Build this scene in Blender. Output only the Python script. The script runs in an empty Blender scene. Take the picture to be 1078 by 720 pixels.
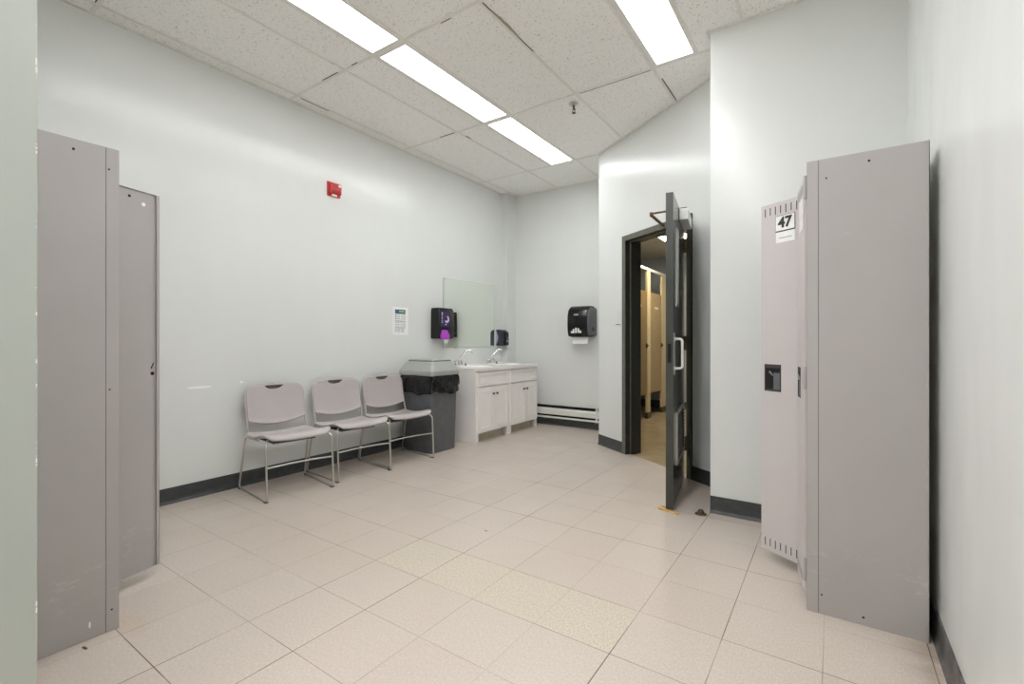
import bpy, bmesh, math, random
from mathutils import Vector, Matrix
random.seed(7)
C = bpy.context.scene.collection
PI = math.pi
R_ = math.radians

# ------------------------------------------------------------------ materials
class NT:
    def __init__(s, name):
        s.m = bpy.data.materials.new(name); s.m.use_nodes = True
        s.t = s.m.node_tree; s.b = s.t.nodes['Principled BSDF']
    def node(s, typ, props=None, **inp):
        n = s.t.nodes.new(typ)
        for k, v in (props or {}).items(): setattr(n, k, v)
        for k, v in inp.items(): s.put(n.inputs[k.replace('_', ' ')] if k.replace('_', ' ') in n.inputs else n.inputs[k], v)
        return n
    def put(s, sock, v):
        if isinstance(v, bpy.types.NodeSocket): s.t.links.new(v, sock)
        else: sock.default_value = v
    def math(s, op, a, b=0.0, c=0.0):
        n = s.t.nodes.new('ShaderNodeMath'); n.operation = op
        for i, v in enumerate((a, b, c)): s.put(n.inputs[i], v)
        return n.outputs[0]
    def mix(s, fac, a, b, blend='MIX'):
        n = s.t.nodes.new('ShaderNodeMix'); n.data_type = 'RGBA'; n.blend_type = blend
        s.put(n.inputs[0], fac)
        for i, v in ((6, a), (7, b)):
            if isinstance(v, tuple) and len(v) == 3: v = v + (1,)
            s.put(n.inputs[i], v)
        return n.outputs[2]
    def noise(s, vec, scale, detail=2.0, rough=0.5):
        n = s.node('ShaderNodeTexNoise', None, Scale=scale, Detail=detail, Roughness=rough)
        if vec is not None: s.put(n.inputs['Vector'], vec)
        return n.outputs['Fac']
    def ramp(s, v, lo, hi, a=0.0, b=1.0):
        n = s.t.nodes.new('ShaderNodeMapRange'); n.clamp = True
        for i, x in enumerate((v, lo, hi, a, b)): s.put(n.inputs[i], x)
        return n.outputs[0]
    def obj(s): return s.t.nodes.new('ShaderNodeTexCoord').outputs['Object']
    def xyz(s, v):
        n = s.t.nodes.new('ShaderNodeSeparateXYZ'); s.put(n.inputs[0], v); return n.outputs
    def vec(s, x, y, z):
        n = s.t.nodes.new('ShaderNodeCombineXYZ')
        for i, v in enumerate((x, y, z)): s.put(n.inputs[i], v)
        return n.outputs[0]
    def scale(s, v, k):
        n = s.t.nodes.new('ShaderNodeMapping'); s.put(n.inputs['Vector'], v); n.inputs['Scale'].default_value = k; return n.outputs[0]
    def bump(s, h, strength, dist=0.002):
        n = s.node('ShaderNodeBump', None, Strength=strength, Distance=dist, Height=h)
        s.put(s.b.inputs['Normal'], n.outputs[0])
    def set(s, **k):
        for a, v in k.items():
            a = {'color': 'Base Color', 'rough': 'Roughness', 'metal': 'Metallic', 'spec': 'Specular IOR Level', 'coat': 'Coat Weight'}.get(a, a)
            if isinstance(v, tuple) and len(v) == 3: v = v + (1,)
            s.put(s.b.inputs[a], v)

def plain(name, col, rough=0.5, metal=0.0, var=0.04, scale=30, spec=0.5):
    n = NT(name); o = n.obj()
    f = n.noise(o, scale, 3)
    k = n.ramp(f, 0.3, 0.7, 1 - var, 1 + var)
    v = n.node('ShaderNodeVectorMath', {'operation': 'SCALE'}); v.inputs[0].default_value = col; n.put(v.inputs['Scale'], k)
    n.put(n.b.inputs['Base Color'], v.outputs[0])
    n.set(rough=rough, metal=metal, spec=spec)
    return n.m

def spot(n, o, cx, cy, cz, rx, ry, rz, k=0.5, ns=40):
    """mask of an irregular blotch on a surface"""
    x, y, z = n.xyz(o)[:3]
    d = 0.0
    for v, c, r in ((x, cx, rx), (y, cy, ry), (z, cz, rz)):
        q = n.math('DIVIDE', n.math('SUBTRACT', v, c), r)
        d = n.math('ADD', n.math('MULTIPLY', q, q), d)
    d = n.math('ADD', d, n.math('MULTIPLY', n.math('SUBTRACT', n.noise(o, ns, 3), 0.5), k * 3))
    return n.ramp(d, 0.7, 1.0, 1.0, 0.0)

WALLC = (0.765, 0.785, 0.770)
def wall_mat(name, marks=None, chips=False, WALLC=WALLC):
    n = NT(name); o = n.obj()
    big = n.noise(o, 1.3, 3); mid = n.noise(n.scale(o, (1, 1, 0.35)), 6, 2)
    k = n.ramp(n.math('ADD', n.math('MULTIPLY', big, .7), n.math('MULTIPLY', mid, .3)), .2, .8, .97, 1.03)
    v = n.node('ShaderNodeVectorMath', {'operation': 'SCALE'}); v.inputs[0].default_value = WALLC; n.put(v.inputs['Scale'], k)
    col = v.outputs[0]
    for mk in (marks or []):
        col = n.mix(spot(n, o, *mk[0]), col, mk[1])
    if chips:
        y = n.xyz(o)[1]
        near = n.ramp(n.math('ABSOLUTE', n.math('SUBTRACT', y, 0.25)), 0.0012, 0.003, 1, 0)
        m = n.ramp(n.noise(n.scale(o, (0, 0, 1)), 16, 4, .7), .55, .58, 0, 1)
        col = n.mix(n.math('MULTIPLY', near, m), col, (.86, .86, .84))
    n.put(n.b.inputs['Base Color'], col)
    n.put(n.b.inputs['Roughness'], n.ramp(mid, .25, .75, .205, .265))
    n.set(spec=.5)
    fine = n.noise(o, 140, 1); broad = n.noise(n.scale(o, (1, 1, .4)), 4, 1)
    n.bump(n.math('ADD', n.math('MULTIPLY', fine, .10), broad), .16, .0025)
    return n.m

M = {}
M['wall'] = wall_mat('wall_paint')
M['wall_left'] = wall_mat('wall_paint_marked', [((-3.63, 1.467, .756, .05, .085, .009, .25, 60), (.97, .97, .95)),
                                               ((-3.63, 1.748, .772, .05, .014, .010, .3, 60), (.97, .97, .95)),
                                               ((-3.63, 3.02, .70, .05, .03, .012, .3, 40), (.9, .9, .88))])
M['wall_chip'] = wall_mat('wall_paint_chipped', chips=True, WALLC=(.41, .435, .40))  # chipped wall paint, darkened to offset the strong lamps near the partition

# floor of vinyl tiles
def floor_mat():
    n = NT('vinyl_tile'); o = n.obj(); x, y, z = n.xyz(o)[:3]
    T = .3048; X0 = -.6387; Y0 = 1.5293
    u = n.math('DIVIDE', n.math('SUBTRACT', x, X0), T); v = n.math('DIVIDE', n.math('SUBTRACT', y, Y0), T)
    iu = n.math('FLOOR', u); iv = n.math('FLOOR', v)
    def joint(c, seed):
        f = n.math('FRACT', c); e = n.math('MULTIPLY', n.math('MINIMUM', f, n.math('SUBTRACT', 1.0, f)), T)
        w = n.node('ShaderNodeTexWhiteNoise', {'noise_dimensions': '1D'}); n.put(w.inputs['W'], n.math('ADD', n.math('ROUND', c), seed))
        wid = n.ramp(w.outputs['Value'], 0, 1, .0006, .0016)
        brk = n.ramp(n.noise(o, 2.6, 2), .36, .60, .35, 1.0)
        return n.math('MULTIPLY', n.math('MULTIPLY', n.ramp(e, wid, n.math('ADD', wid, .0007), 1, 0), brk), n.ramp(w.outputs['Value'], 0, .8, .6, 1.0))
    ju = joint(u, 3.3); jv = joint(v, 17.7)
    j = n.math('MAXIMUM', ju, jv)
    cell = n.node('ShaderNodeTexWhiteNoise', {'noise_dimensions': '2D'}); n.put(cell.inputs['Vector'], n.vec(iu, iv, 0.0))
    cv = cell.outputs['Value']
    # the replaced, yellower tiles: one row of four
    pat = n.math('MULTIPLY', n.math('COMPARE', iv, 0.0, .1), n.math('MULTIPLY', n.math('GREATER_THAN', iu, -4.5), n.math('LESS_THAN', iu, -.5)))
    so = n.vec(n.math('ADD', x, n.math('MULTIPLY', cv, 9.1)), n.math('ADD', y, n.math('MULTIPLY', cv, 5.3)), 0.0)
    chip = n.noise(n.scale(so, (1, .6, 1)), 150, 3, .6); chip2 = n.noise(so, 210, 2); cloud = n.noise(o, 1.1, 3)
    base = n.mix(cv, (.615, .535, .473), (.645, .570, .512))
    base = n.mix(n.ramp(chip, .40, .64), n.mix(.48, base, (.46, .39, .33)), base)
    base = n.mix(n.math('MULTIPLY', n.ramp(chip2, .60, .72), .25), base, (.88, .81, .75))
    base = n.mix(n.ramp(cloud, .40, .70, 0, .22), base, (.50, .405, .335))
    pb = n.mix(n.ramp(chip, .34, .62), (.50, .435, .34), (.655, .588, .49))
    base = n.mix(pat, base, pb)
    # grime towards the right wall and at the cabinets
    gr = n.math('MULTIPLY', n.ramp(x, .16, .29), n.ramp(n.noise(o, 9, 4), .42, .62))
    base = n.mix(n.math('MULTIPLY', gr, .55), base, (.30, .21, .13))
    base = n.mix(n.math('MULTIPLY', spot(n, o, -2.2, .66, 0, .10, .05, 1, .4, 14), .15), base, (.55, .38, .18))
    base = n.mix(spot(n, o, -1.63, 2.12, 0, .012, .006, 1, .2, 40), base, (.08, .07, .06))
    base = n.mix(j, base, (.13, .095, .07))
    n.put(n.b.inputs['Base Color'], base)
    n.put(n.b.inputs['Roughness'], n.ramp(n.noise(o, 4, 4), .3, .7, .30, .46))
    n.set(spec=.45)
    n.bump(n.math('ADD', n.math('MULTIPLY', j, -1.0), n.math('MULTIPLY', n.noise(o, 3.1, 2), 1.2)), .12, .002)
    return n.m
M['floor'] = floor_mat()

def washfloor():
    n = NT('washroom_floor'); o = n.obj()
    a = n.noise(n.scale(o, (1, 1, 1)), 5, 4); b = n.noise(o, 70, 3)
    c = n.mix(n.ramp(a, .35, .65), (.36, .27, .15), (.50, .39, .235)); c = n.mix(n.ramp(b, .4, .7, 0, .3), c, (.26, .19, .10))
    n.put(n.b.inputs['Base Color'], c); n.set(rough=.28); return n.m
M['washfloor'] = washfloor()

def ceil_mat():
    n = NT('ceiling_tile'); o = n.obj()
    g = n.noise(n.scale(o, (1, .6, 1)), 1.6, 3)
    base = n.mix(n.ramp(g, .35, .65), (.95, .94, .915), (.965, .955, .935))
    pits = n.noise(n.scale(o, (1, .6, 1)), 105, 3, .6); pin = n.noise(o, 230, 2)
    m = n.math('MAXIMUM', n.ramp(pits, .60, .66), n.math('MULTIPLY', n.ramp(pin, .60, .68), .7))
    base = n.mix(n.math('MULTIPLY', m, .55), base, (.30, .28, .25))
    n.put(n.b.inputs['Base Color'], base); n.set(rough=.95, spec=.1)
    n.bump(n.math('MULTIPLY', m, -1.0), .3, .003)
    return n.m
M['ceil'] = ceil_mat()
M['tbar'] = plain('ceiling_bar_paint', (.82, .80, .765), .5, 0, .05)
M['crack'] = plain('crack_dark', (.10, .09, .07), .9)
M['pit'] = plain('broken_tile_core', (.42, .37, .28), .95, 0, .3, 60)

def base_mat():
    n = NT('baseboard_vinyl'); o = n.obj(); f = n.noise(n.scale(o, (1, 1, 2)), 18, 4)
    c = n.mix(n.ramp(f, .3, .7), (.040, .044, .047), (.065, .070, .073))
    x = n.xyz(o)[0]
    dirt = n.math('MULTIPLY', n.ramp(x, .2, .28), n.ramp(n.noise(o, 12, 4), .45, .6))
    c = n.mix(n.math('MULTIPLY', dirt, .45), c, (.24, .21, .18))
    n.put(n.b.inputs['Base Color'], c); n.set(rough=.42); return n.m
M['base'] = base_mat()

def locker_mat():
    n = NT('locker_enamel'); o = n.obj()
    a = n.noise(o, 2.2, 4); sc = n.noise(n.scale(o, (3, 3, 40)), 2.2, 5, .7)
    c = n.mix(n.ramp(a, .35, .65), (.408, .384, .374), (.432, .408, .398))
    m = n.math('MULTIPLY', n.ramp(sc, .655, .70), n.ramp(n.noise(o, 4.5, 2), .56, .62))
    c = n.mix(n.math('MULTIPLY', m, .5), c, (.66, .64, .63))
    z = n.xyz(o)[2]
    scuff = n.math('MULTIPLY', n.ramp(n.math('ABSOLUTE', n.math('SUBTRACT', z, .20)), .03, .10, 1, 0), n.ramp(n.noise(n.scale(o, (4, 4, 9)), 2.5, 5, .7), .55, .68))
    c = n.mix(n.math('MULTIPLY', scuff, .45), c, (.64, .62, .60))
    c = n.mix(spot(n, o, 0, .085, .052, .05, .0032, .013, .15, 40), c, (.85, .84, .82))
    n.put(n.b.inputs['Base Color'], c); n.set(rough=.36, spec=.45); n.bump(n.noise(o, 90, 2), .05, .001)
    return n.m
M['locker'] = locker_mat()
M['lockdoor'] = plain('locker_door_enamel', (.585, .545, .543), .38, 0, .02, 4)
M['black'] = plain('black_plastic', (.008, .008, .009), .22, 0, .04, 30, .4)
M['hole'] = plain('dark_hole', (.006, .006, .006), .9)
M['seam'] = plain('dark_seam', (.05, .045, .045), .8)
M['white'] = plain('white_plastic', (.86, .86, .84), .4)
M['paper'] = plain('white_paper', (.88, .88, .87), .8, 0, .02)
M['ink'] = plain('black_ink', (.03, .03, .03), .7)
M['greyink'] = plain('grey_ink', (.42, .42, .46), .8)
M['blueink'] = plain('blue_ink', (.07, .10, .24), .8)
M['greenink'] = plain('green_ink', (.05, .17, .15), .8)
M['lilacink'] = plain('lilac_ink', (.40, .38, .58), .8)
M['paleink'] = plain('pale_green_ink', (.35, .55, .42), .8)
M['red'] = plain('red_plastic', (.62, .030, .030), .35)
M['redd'] = plain('dark_red_lettering', (.33, .010, .012), .5)
M['purple'] = plain('purple_plastic', (.42, .05, .55), .3)
M['purpled'] = plain('deep_purple_label', (.035, .016, .085), .35)
M['violet'] = plain('violet_plastic', (.16, .015, .30), .3)
M['lilac'] = plain('pale_lilac', (.70, .62, .84), .5)
M['greyblue'] = plain('grey_blue_plastic', (.50, .52, .60), .35)
M['navy'] = plain('dark_navy_plastic', (.020, .024, .042), .3)
M['chrome'] = plain('chrome', (.78, .78, .77), .10, 1.0, .01)
M['steel'] = plain('brushed_metal', (.62, .61, .58), .32, 1.0, .03)
M['satin'] = plain('satin_rod', (.60, .59, .56), .36, .85, .02)
M['brass'] = plain('worn_brass', (.20, .13, .065), .45, .9, .2, 80)
M['bronze'] = plain('brown_metal_arm', (.17, .09, .045), .45, .6, .2, 60)
M['reveal'] = plain('door_frame_shadow_paint', (.022, .022, .017), .4, 0, .15, 20)  # frame paint again, darkened to carry the shade inside the jambs
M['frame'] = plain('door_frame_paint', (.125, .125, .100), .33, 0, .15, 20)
M['door'] = plain('door_paint', (.075, .084, .088), .16, 0, .06, 6)
M['edge'] = plain('door_edge_paint', (.044, .048, .040), .35, 0, .12, 12)
M['chair'] = plain('chair_plastic', (.52, .475, .465), .36, 0, .02, 8)
M['pocket'] = plain('chair_pocket_shade', (.17, .16, .155), .6)  # chair grey darkened, so the colour carries the shade behind the slot
M['chairdark'] = plain('chair_under', (.10, .09, .085), .6)
M['can'] = plain('can_plastic', (.118, .124, .133), .40, 0, .10, 14)
M['lid'] = plain('lid_plastic', (.40, .41, .395), .45, 0, .04, 10)
M['vanity'] = plain('vanity_white', (.93, .90, .885), .38, 0, .02, 5)
M['vtop'] = plain('vanity_top', (.90, .87, .85), .22, 0, .01, 5)
M['kick'] = plain('toe_kick', (.47, .43, .34), .6, 0, .12, 14)
M['knob'] = plain('knob_metal', (.10, .09, .08), .35, .8)
M['heater'] = plain('heater_enamel', (.80, .81, .76), .4, 0, .03, 8)
M['tan'] = plain('stall_door_tan', (.47, .325, .145), .35, 0, .06, 6)
M['tand'] = plain('stall_door_brown', (.27, .175, .055), .35, 0, .08, 6)
M['cream'] = plain('stall_post_cream', (.80, .64, .38), .35, 0, .04, 6)
M['rail'] = plain('stall_rail', (.85, .82, .74), .3, 0, .02)
M['shoe'] = plain('stall_shoe', (.12, .10, .075), .35, .7, .2, 40)
M['washwall'] = plain('washroom_wall', (.46, .50, .53), .5, 0, .04, 3)
M['washceil'] = plain('washroom_ceiling', (.66, .62, .53), .9, 0, .05, 8)
M['dirt'] = plain('crumb_brown', (.14, .09, .05), .9, 0, .3, 90)

def wood():
    n = NT('wedge_wood'); o = n.obj(); f = n.noise(n.scale(o, (6, 60, 60)), 3, 3)
    n.put(n.b.inputs['Base Color'], n.mix(n.ramp(f, .3, .7), (.50, .29, .09), (.68, .45, .18))); n.set(rough=.6); return n.m
M['wood'] = wood()
def bag():
    n = NT('bin_bag_film'); o = n.obj(); n.set(color=(.004, .004, .005), rough=.14, spec=.45)
    n.bump(n.noise(n.scale(o, (1, 1, .7)), 16, 2, .5), .35, .006); return n.m
M['bag'] = bag()
def mirror():
    n = NT('mirror_glass'); o = n.obj(); f = n.noise(o, 2, 2)
    n.put(n.b.inputs['Base Color'], n.mix(f, (.86, .90, .84), (.88, .92, .86))); n.set(metal=1.0, rough=.015); return n.m
M['mirror'] = mirror()
M['mirroredge'] = plain('mirror_edge', (.30, .36, .31), .25)

def emit(name, col, s):
    n = NT(name); o = n.obj(); f = n.noise(o, 3, 1)
    n.set(color=(.9, .9, .9), rough=.6)
    n.put(n.b.inputs['Emission Color'], n.mix(f, col, tuple(c * .985 for c in col)))
    n.b.inputs['Emission Strength'].default_value = s
    return n.m
M['lens'] = emit('light_diffuser', (.985, .995, 1.01), 9.8)
M['lens2'] = emit('light_diffuser_unseen', (.985, .995, 1.01), 17.5)  # for the added unseen lamps, raised to brighten the near and camera-facing walls
M['lens4'] = emit('light_diffuser_bright', (.985, .995, 1.01), 13.5)
M['lens3'] = emit('light_diffuser_dim', (.985, .995, 1.01), 5.5)
M['washlens'] = emit('washroom_diffuser', (1.0, .92, .76), 42.0)
M['led'] = emit('led_strip', (1, 1, 1), 1.0)

# ------------------------------------------------------------------ geometry
class MB:
    def __init__(s): s.bm = bmesh.new(); s.mats = []; s.i = 0
    def mat(s, k):
        if k not in s.mats: s.mats.append(k)
        s.i = s.mats.index(k); return s
    def face(s, vs):
        try: f = s.bm.faces.new(vs); f.material_index = s.i; return f
        except ValueError: return None
    def hexa(s, p):
        v = [s.bm.verts.new(q) for q in p]
        for q in ((0, 3, 2, 1), (4, 5, 6, 7), (0, 1, 5, 4), (1, 2, 6, 5), (2, 3, 7, 6), (3, 0, 4, 7)): s.face([v[k] for k in q])
        return s
    def box(s, x0, x1, y0, y1, z0, z1):
        return s.hexa([(x0, y0, z0), (x1, y0, z0), (x1, y1, z0), (x0, y1, z0), (x0, y0, z1), (x1, y0, z1), (x1, y1, z1), (x0, y1, z1)])
    def prism(s, pts, lo, hi, ax='z'):
        f = {'z': lambda a, b, c: (a, b, c), 'x': lambda a, b, c: (c, a, b), 'y': lambda a, b, c: (a, c, b)}[ax]
        A = [s.bm.verts.new(f(a, b, lo)) for a, b in pts]; B = [s.bm.verts.new(f(a, b, hi)) for a, b in pts]
        s.face(A[::-1]); s.face(B); n = len(A)
        for k in range(n): s.face([A[k], A[(k + 1) % n], B[(k + 1) % n], B[k]])
        return s
    def loft(s, rings, cap=True, closed=True):
        V = [[s.bm.verts.new(p) for p in r] for r in rings]; n = len(V[0])
        for a, b in zip(V, V[1:]):
            for k in range(n if closed else n - 1): s.face([a[k], a[(k + 1) % n], b[(k + 1) % n], b[k]])
        if cap: s.face(V[0][::-1]); s.face(V[-1])
        return s
    def cyl(s, p0, p1, r0, r1=None, n=20):
        r1 = r0 if r1 is None else r1
        p0, p1 = Vector(p0), Vector(p1); d = (p1 - p0).normalized()
        a = d.orthogonal().normalized(); b = d.cross(a)
        ring = lambda p, r: [p + a * (r * math.cos(2 * PI * k / n)) + b * (r * math.sin(2 * PI * k / n)) for k in range(n)]
        return s.loft([ring(p0, r0), ring(p1, r1)])
    def tube(s, path, r, n=10, cap=True):
        P = [Vector(p) for p in path]; rings = []; a = None
        for i, p in enumerate(P):
            t = ((P[min(i + 1, len(P) - 1)] - p).normalized() + (p - P[max(i - 1, 0)]).normalized()).normalized()
            if a is None: a = t.orthogonal().normalized()
            a = (a - t * a.dot(t)).normalized(); b = t.cross(a)
            rings.append([p + a * (r * math.cos(2 * PI * k / n)) + b * (r * math.sin(2 * PI * k / n)) for k in range(n)])
        return s.loft(rings, cap)
    def lathe(s, prof, c=(0, 0, 0), n=28, cap=True):
        return s.loft([[(c[0] + r * math.cos(2 * PI * k / n), c[1] + r * math.sin(2 * PI * k / n), c[2] + z) for k in range(n)] for r, z in prof], cap)
    def build(s, name, mat=None, parent=None, bevel=0, smooth=None, seg=2):
        bmesh.ops.recalc_face_normals(s.bm, faces=s.bm.faces)
        me = bpy.data.meshes.new(name); s.bm.to_mesh(me); s.bm.free()
        for k in (s.mats or [mat]): me.materials.append(M[k])
        o = bpy.data.objects.new(name, me); C.objects.link(o)
        if parent: o.parent = parent
        if smooth is not None:
            me.shade_smooth()
            me.set_sharp_from_angle(angle=R_(smooth))
        if bevel:
            b = o.modifiers.new('bevel', 'BEVEL'); b.width = bevel; b.segments = seg; b.limit_method = 'ANGLE'; b.angle_limit = R_(35)
            b.harden_normals = False
        return o

def fillet(pts, rad, n=6):
    """round the inner corners of a polyline"""
    P = [Vector(p) for p in pts]; out = [P[0]]
    for a, b, c in zip(P, P[1:], P[2:]):
        d1 = (a - b); d2 = (c - b); r = min(rad, d1.length * .49, d2.length * .49)
        s0 = b + d1.normalized() * r; s1 = b + d2.normalized() * r
        for k in range(n + 1):
            t = k / n; out.append(s0 * (1 - t) ** 2 + b * 2 * t * (1 - t) + s1 * t * t)
    return out + [P[-1]]

def rrect(x0, x1, y0, y1, r, n=5):
    o = []
    for cx, cy, a in ((x1 - r, y1 - r, 0), (x0 + r, y1 - r, 90), (x0 + r, y0 + r, 180), (x1 - r, y0 + r, 270)):
        for k in range(n + 1):
            t = R_(a + 90 * k / n); o.append((cx + r * math.cos(t), cy + r * math.sin(t)))
    return o

def thing(name, label, cat, loc=(0, 0, 0), rot=0, group=None):
    o = bpy.data.objects.new(name, None); o.empty_display_size = .1; C.objects.link(o)
    o.location = loc; o.rotation_euler = (0, 0, R_(rot)); o['label'] = label; o['category'] = cat
    if group: o['group'] = group
    return o
def tag(o, label, cat, group=None):
    o['label'] = label; o['category'] = cat
    if group: o['group'] = group
    return o
def struct(o, label=None):
    o['kind'] = 'structure'
    if label: o['label'] = label
    return o
def bake(o):
    dg = bpy.context.evaluated_depsgraph_get(); dg.update()
    me = bpy.data.meshes.new_from_object(o.evaluated_get(dg)); o.modifiers.clear(); o.data = me
    return o
def cut(o, cutter):
    b = o.modifiers.new('cut', 'BOOLEAN'); b.object = cutter; b.operation = 'DIFFERENCE'; b.solver = 'EXACT'
    bpy.context.view_layer.update(); bake(o); bpy.data.objects.remove(cutter)
    return o
def text(name, body, size, mat, parent, loc, rot, offset=0.0, extrude=.0006, align='CENTER'):
    cu = bpy.data.curves.new(name, 'FONT'); cu.body = body; cu.size = size; cu.offset = offset; cu.extrude = extrude
    cu.align_x = align; cu.align_y = 'CENTER'
    t = bpy.data.objects.new(name + '_tmp', cu); C.objects.link(t)
    dg = bpy.context.evaluated_depsgraph_get(); dg.update()
    me = bpy.data.meshes.new_from_object(t.evaluated_get(dg)); bpy.data.objects.remove(t)
    me.materials.clear(); me.materials.append(M[mat])
    o = bpy.data.objects.new(name, me); C.objects.link(o); o.parent = parent; o.location = loc; o.rotation_euler = rot
    return o

# ------------------------------------------------------------------ the room
H = 3.0217
LX = -3.63; BY = 5.27; RX = .312; EY = 3.15; EX = -.640; PY = .25; PX = -1.370; RY = -3.3
D0 = Vector((-2.02, 4.56)); DA = math.atan2(-.85, 1.27); DD = Vector((math.cos(DA), math.sin(DA))); DN = Vector((-DD.y, DD.x))  # DN points into the washroom
DROT = math.degrees(DA)
def W(w, off): p = D0 + DD * w + DN * off; return (p.x, p.y)

def flat(name, pts, z, mat, up=True):
    b = MB(); v = [b.bm.verts.new((x, y, z)) for x, y in pts]; b.face(v).normal_update()
    bmesh.ops.triangulate(b.bm, faces=b.bm.faces)
    return struct(b.build(name, mat))
mainpoly = [(LX - .05, RY - .05), (RX + .05, RY - .05), (RX + .05, EY + .1), (-.52, EY + .1), W(1.72, .04), W(0.02, .04), (-1.99, BY + .05), (LX - .05, BY + .05)]
washpoly = [W(1.72, .04), W(0.02, .04), (-1.99, BY + .05), (-3.75, BY + .05), (-3.75, 7.70), (-.40, 7.70), (-.40, 3.4)]
fl = flat('floor', mainpoly, 0, 'floor')
flat('floor_washroom', washpoly, 0, 'washfloor')
flat('ceiling', mainpoly, H, 'ceil')
flat('ceiling_washroom', [W(1.72, .08), W(0.0, .08), (-1.99, BY + .05), (-3.75, BY + .05), (-3.75, 7.70), (-.40, 7.70), (-.40, 3.4)], 2.42, 'washceil')

struct(MB().box(LX - .12, LX, RY, BY + .12, -.02, H + .02).build('wall_left', 'wall_left'))
struct(MB().box(LX - .01, -1.93, BY, BY + .12, -.02, H + .02).build('wall_back', 'wall'))
struct(MB().box(LX - .01, -3.548, 5.075, BY + .01, -.01, H + .01).build('wall_pilaster', 'wall'))
b = MB()
b.prism([W(0, 0), W(.44, 0), W(.44, .15), W(0, .15)], -.02, H + .02)
b.prism([W(1.33, 0), W(1.74, 0), W(1.74, .15), W(1.33, .15)], -.02, H + .02)
b.prism([W(.44, 0), W(1.33, 0), W(1.33, .15), W(.44, .15)], 2.06, H + .02)
struct(b.build('wall_diagonal', 'wall'))
struct(MB().box(-2.02, -1.94, 4.60, BY + .12, -.02, H + .02).build('wall_alcove', 'wall'))
struct(MB().box(EX, RX + .01, EY, 3.60, -.02, H + .02).build('wall_end', 'wall'))
struct(MB().box(RX, RX + .12, RY, 3.60, -.02, H + .02).build('wall_right', 'wall'))
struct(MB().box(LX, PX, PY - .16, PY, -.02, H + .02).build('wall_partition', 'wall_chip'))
struct(MB().box(LX - .12, RX + .12, RY - .12, RY, -.02, H + .02).build('wall_rear', 'wall'))
# washroom shell
struct(MB().box(-3.80, -.35, 7.64, 7.76, -.02, 2.45).build('wall_washroom_back', 'washwall'))
struct(MB().box(-3.80, -3.68, BY + .12, 7.64, -.02, 2.45).build('wall_washroom_left', 'washwall'))
struct(MB().box(-.47, -.35, 3.60, 7.64, -.02, 2.45).build('wall_washroom_right', 'washwall'))
struct(MB().box(-3.68, -.47, 7.625, 7.64, 0, .11).build('baseboard_washroom', 'base'))

# baseboards with a cove toe: profile along a run from a to b, room on the left-hand normal n
def baseboard(name, a, bb, nrm, h=.105):
    prof = [(0, 0), (.017, 0), (.014, .006), (.0075, .018), (.006, .03), (.006, h), (0, h)]
    q = MB(); q.loft([[(p[0] + nrm[0] * d, p[1] + nrm[1] * d, z) for d, z in prof] for p in (a, bb)])
    return struct(q.build(name, 'base'))
baseboard('baseboard_left', (LX, PY), (LX, 5.075), (1, 0))
baseboard('baseboard_back', (-3.548, BY), (-2.02, BY), (0, -1))
baseboard('baseboard_diagonal', W(0, 0), W(.43, 0), (-DN.x, -DN.y))
baseboard('baseboard_door', W(1.341, 0), W(1.66, 0), (-DN.x, -DN.y))
baseboard('baseboard_end', (EX, EY), (RX, EY), (0, -1))
baseboard('baseboard_right', (RX, RY), (RX, EY), (-1, 0), .10)
baseboard('baseboard_partition', (PX, PY), (LX, PY), (0, 1))

# ceiling grid
GX = [-.455, -1.065, -1.675, -2.2845, -2.894, -3.503]; GY = [-2.77, -1.55, -.33, .89, 2.11, 3.33, 4.55]
b = MB()
def ymax(x): # where a bar along Y meets the far walls
    if x > EX: return EY
    if x > -2.02: return D0.y + DD.y * (x - D0.x) / DD.x
    return BY
for x in GX:
    y0 = RY
    if x == -2.2845: b.box(x - .010, x + .010, 4.55, ymax(x), H - .004, H + .002); b.box(x - .010, x + .010, RY, 4.55, H - .004, H + .002)
    else: b.box(x - .010, x + .010, y0, ymax(x) - .0, H - .004, H + .002)
for x, y0, y1 in ((-2.589, RY, 4.55), (-.760, RY, 3.33)): b.box(x - .010, x + .010, y0, y1, H - .004, H + .002)
def xmaxat(y):
    if y < EY: return RX
    if y < 4.56: return D0.x + DD.x * (y - D0.y) / DD.y
    return -2.02
for y in GY: b.box(LX, min(RX, xmaxat(y)), y - .010, y + .010, H - .0045, H + .002)
struct(b.build('trim_ceiling_grid', 'tbar'))
b = MB(); t = .022; z0, z1 = H - .0065, H + .001
b.box(LX, LX + t, PY, 5.075, z0, z1); b.box(-3.548, -3.548 + t, 5.075 - t, BY, z0, z1); b.box(LX, -3.548, 5.075 - t, 5.075, z0, z1)
b.box(-3.548, -2.02, BY - t, BY, z0, z1)
b.prism([W(-.01, 0), W(1.70, 0), W(1.70, -t), W(-.01, -t)], z0, z1)
b.box(EX - t, RX, EY - t, EY, z0, z1); b.box(EX - t, EX, EY, 3.62, z0, z1)
b.box(RX - t, RX, RY, EY, z0, z1); b.box(LX, PX + t, PY, PY + t, z0, z1); b.box(PX, PX + t, PY - .16, PY + t, z0, z1)
struct(b.build('trim_ceiling_edge', 'tbar'))
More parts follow.
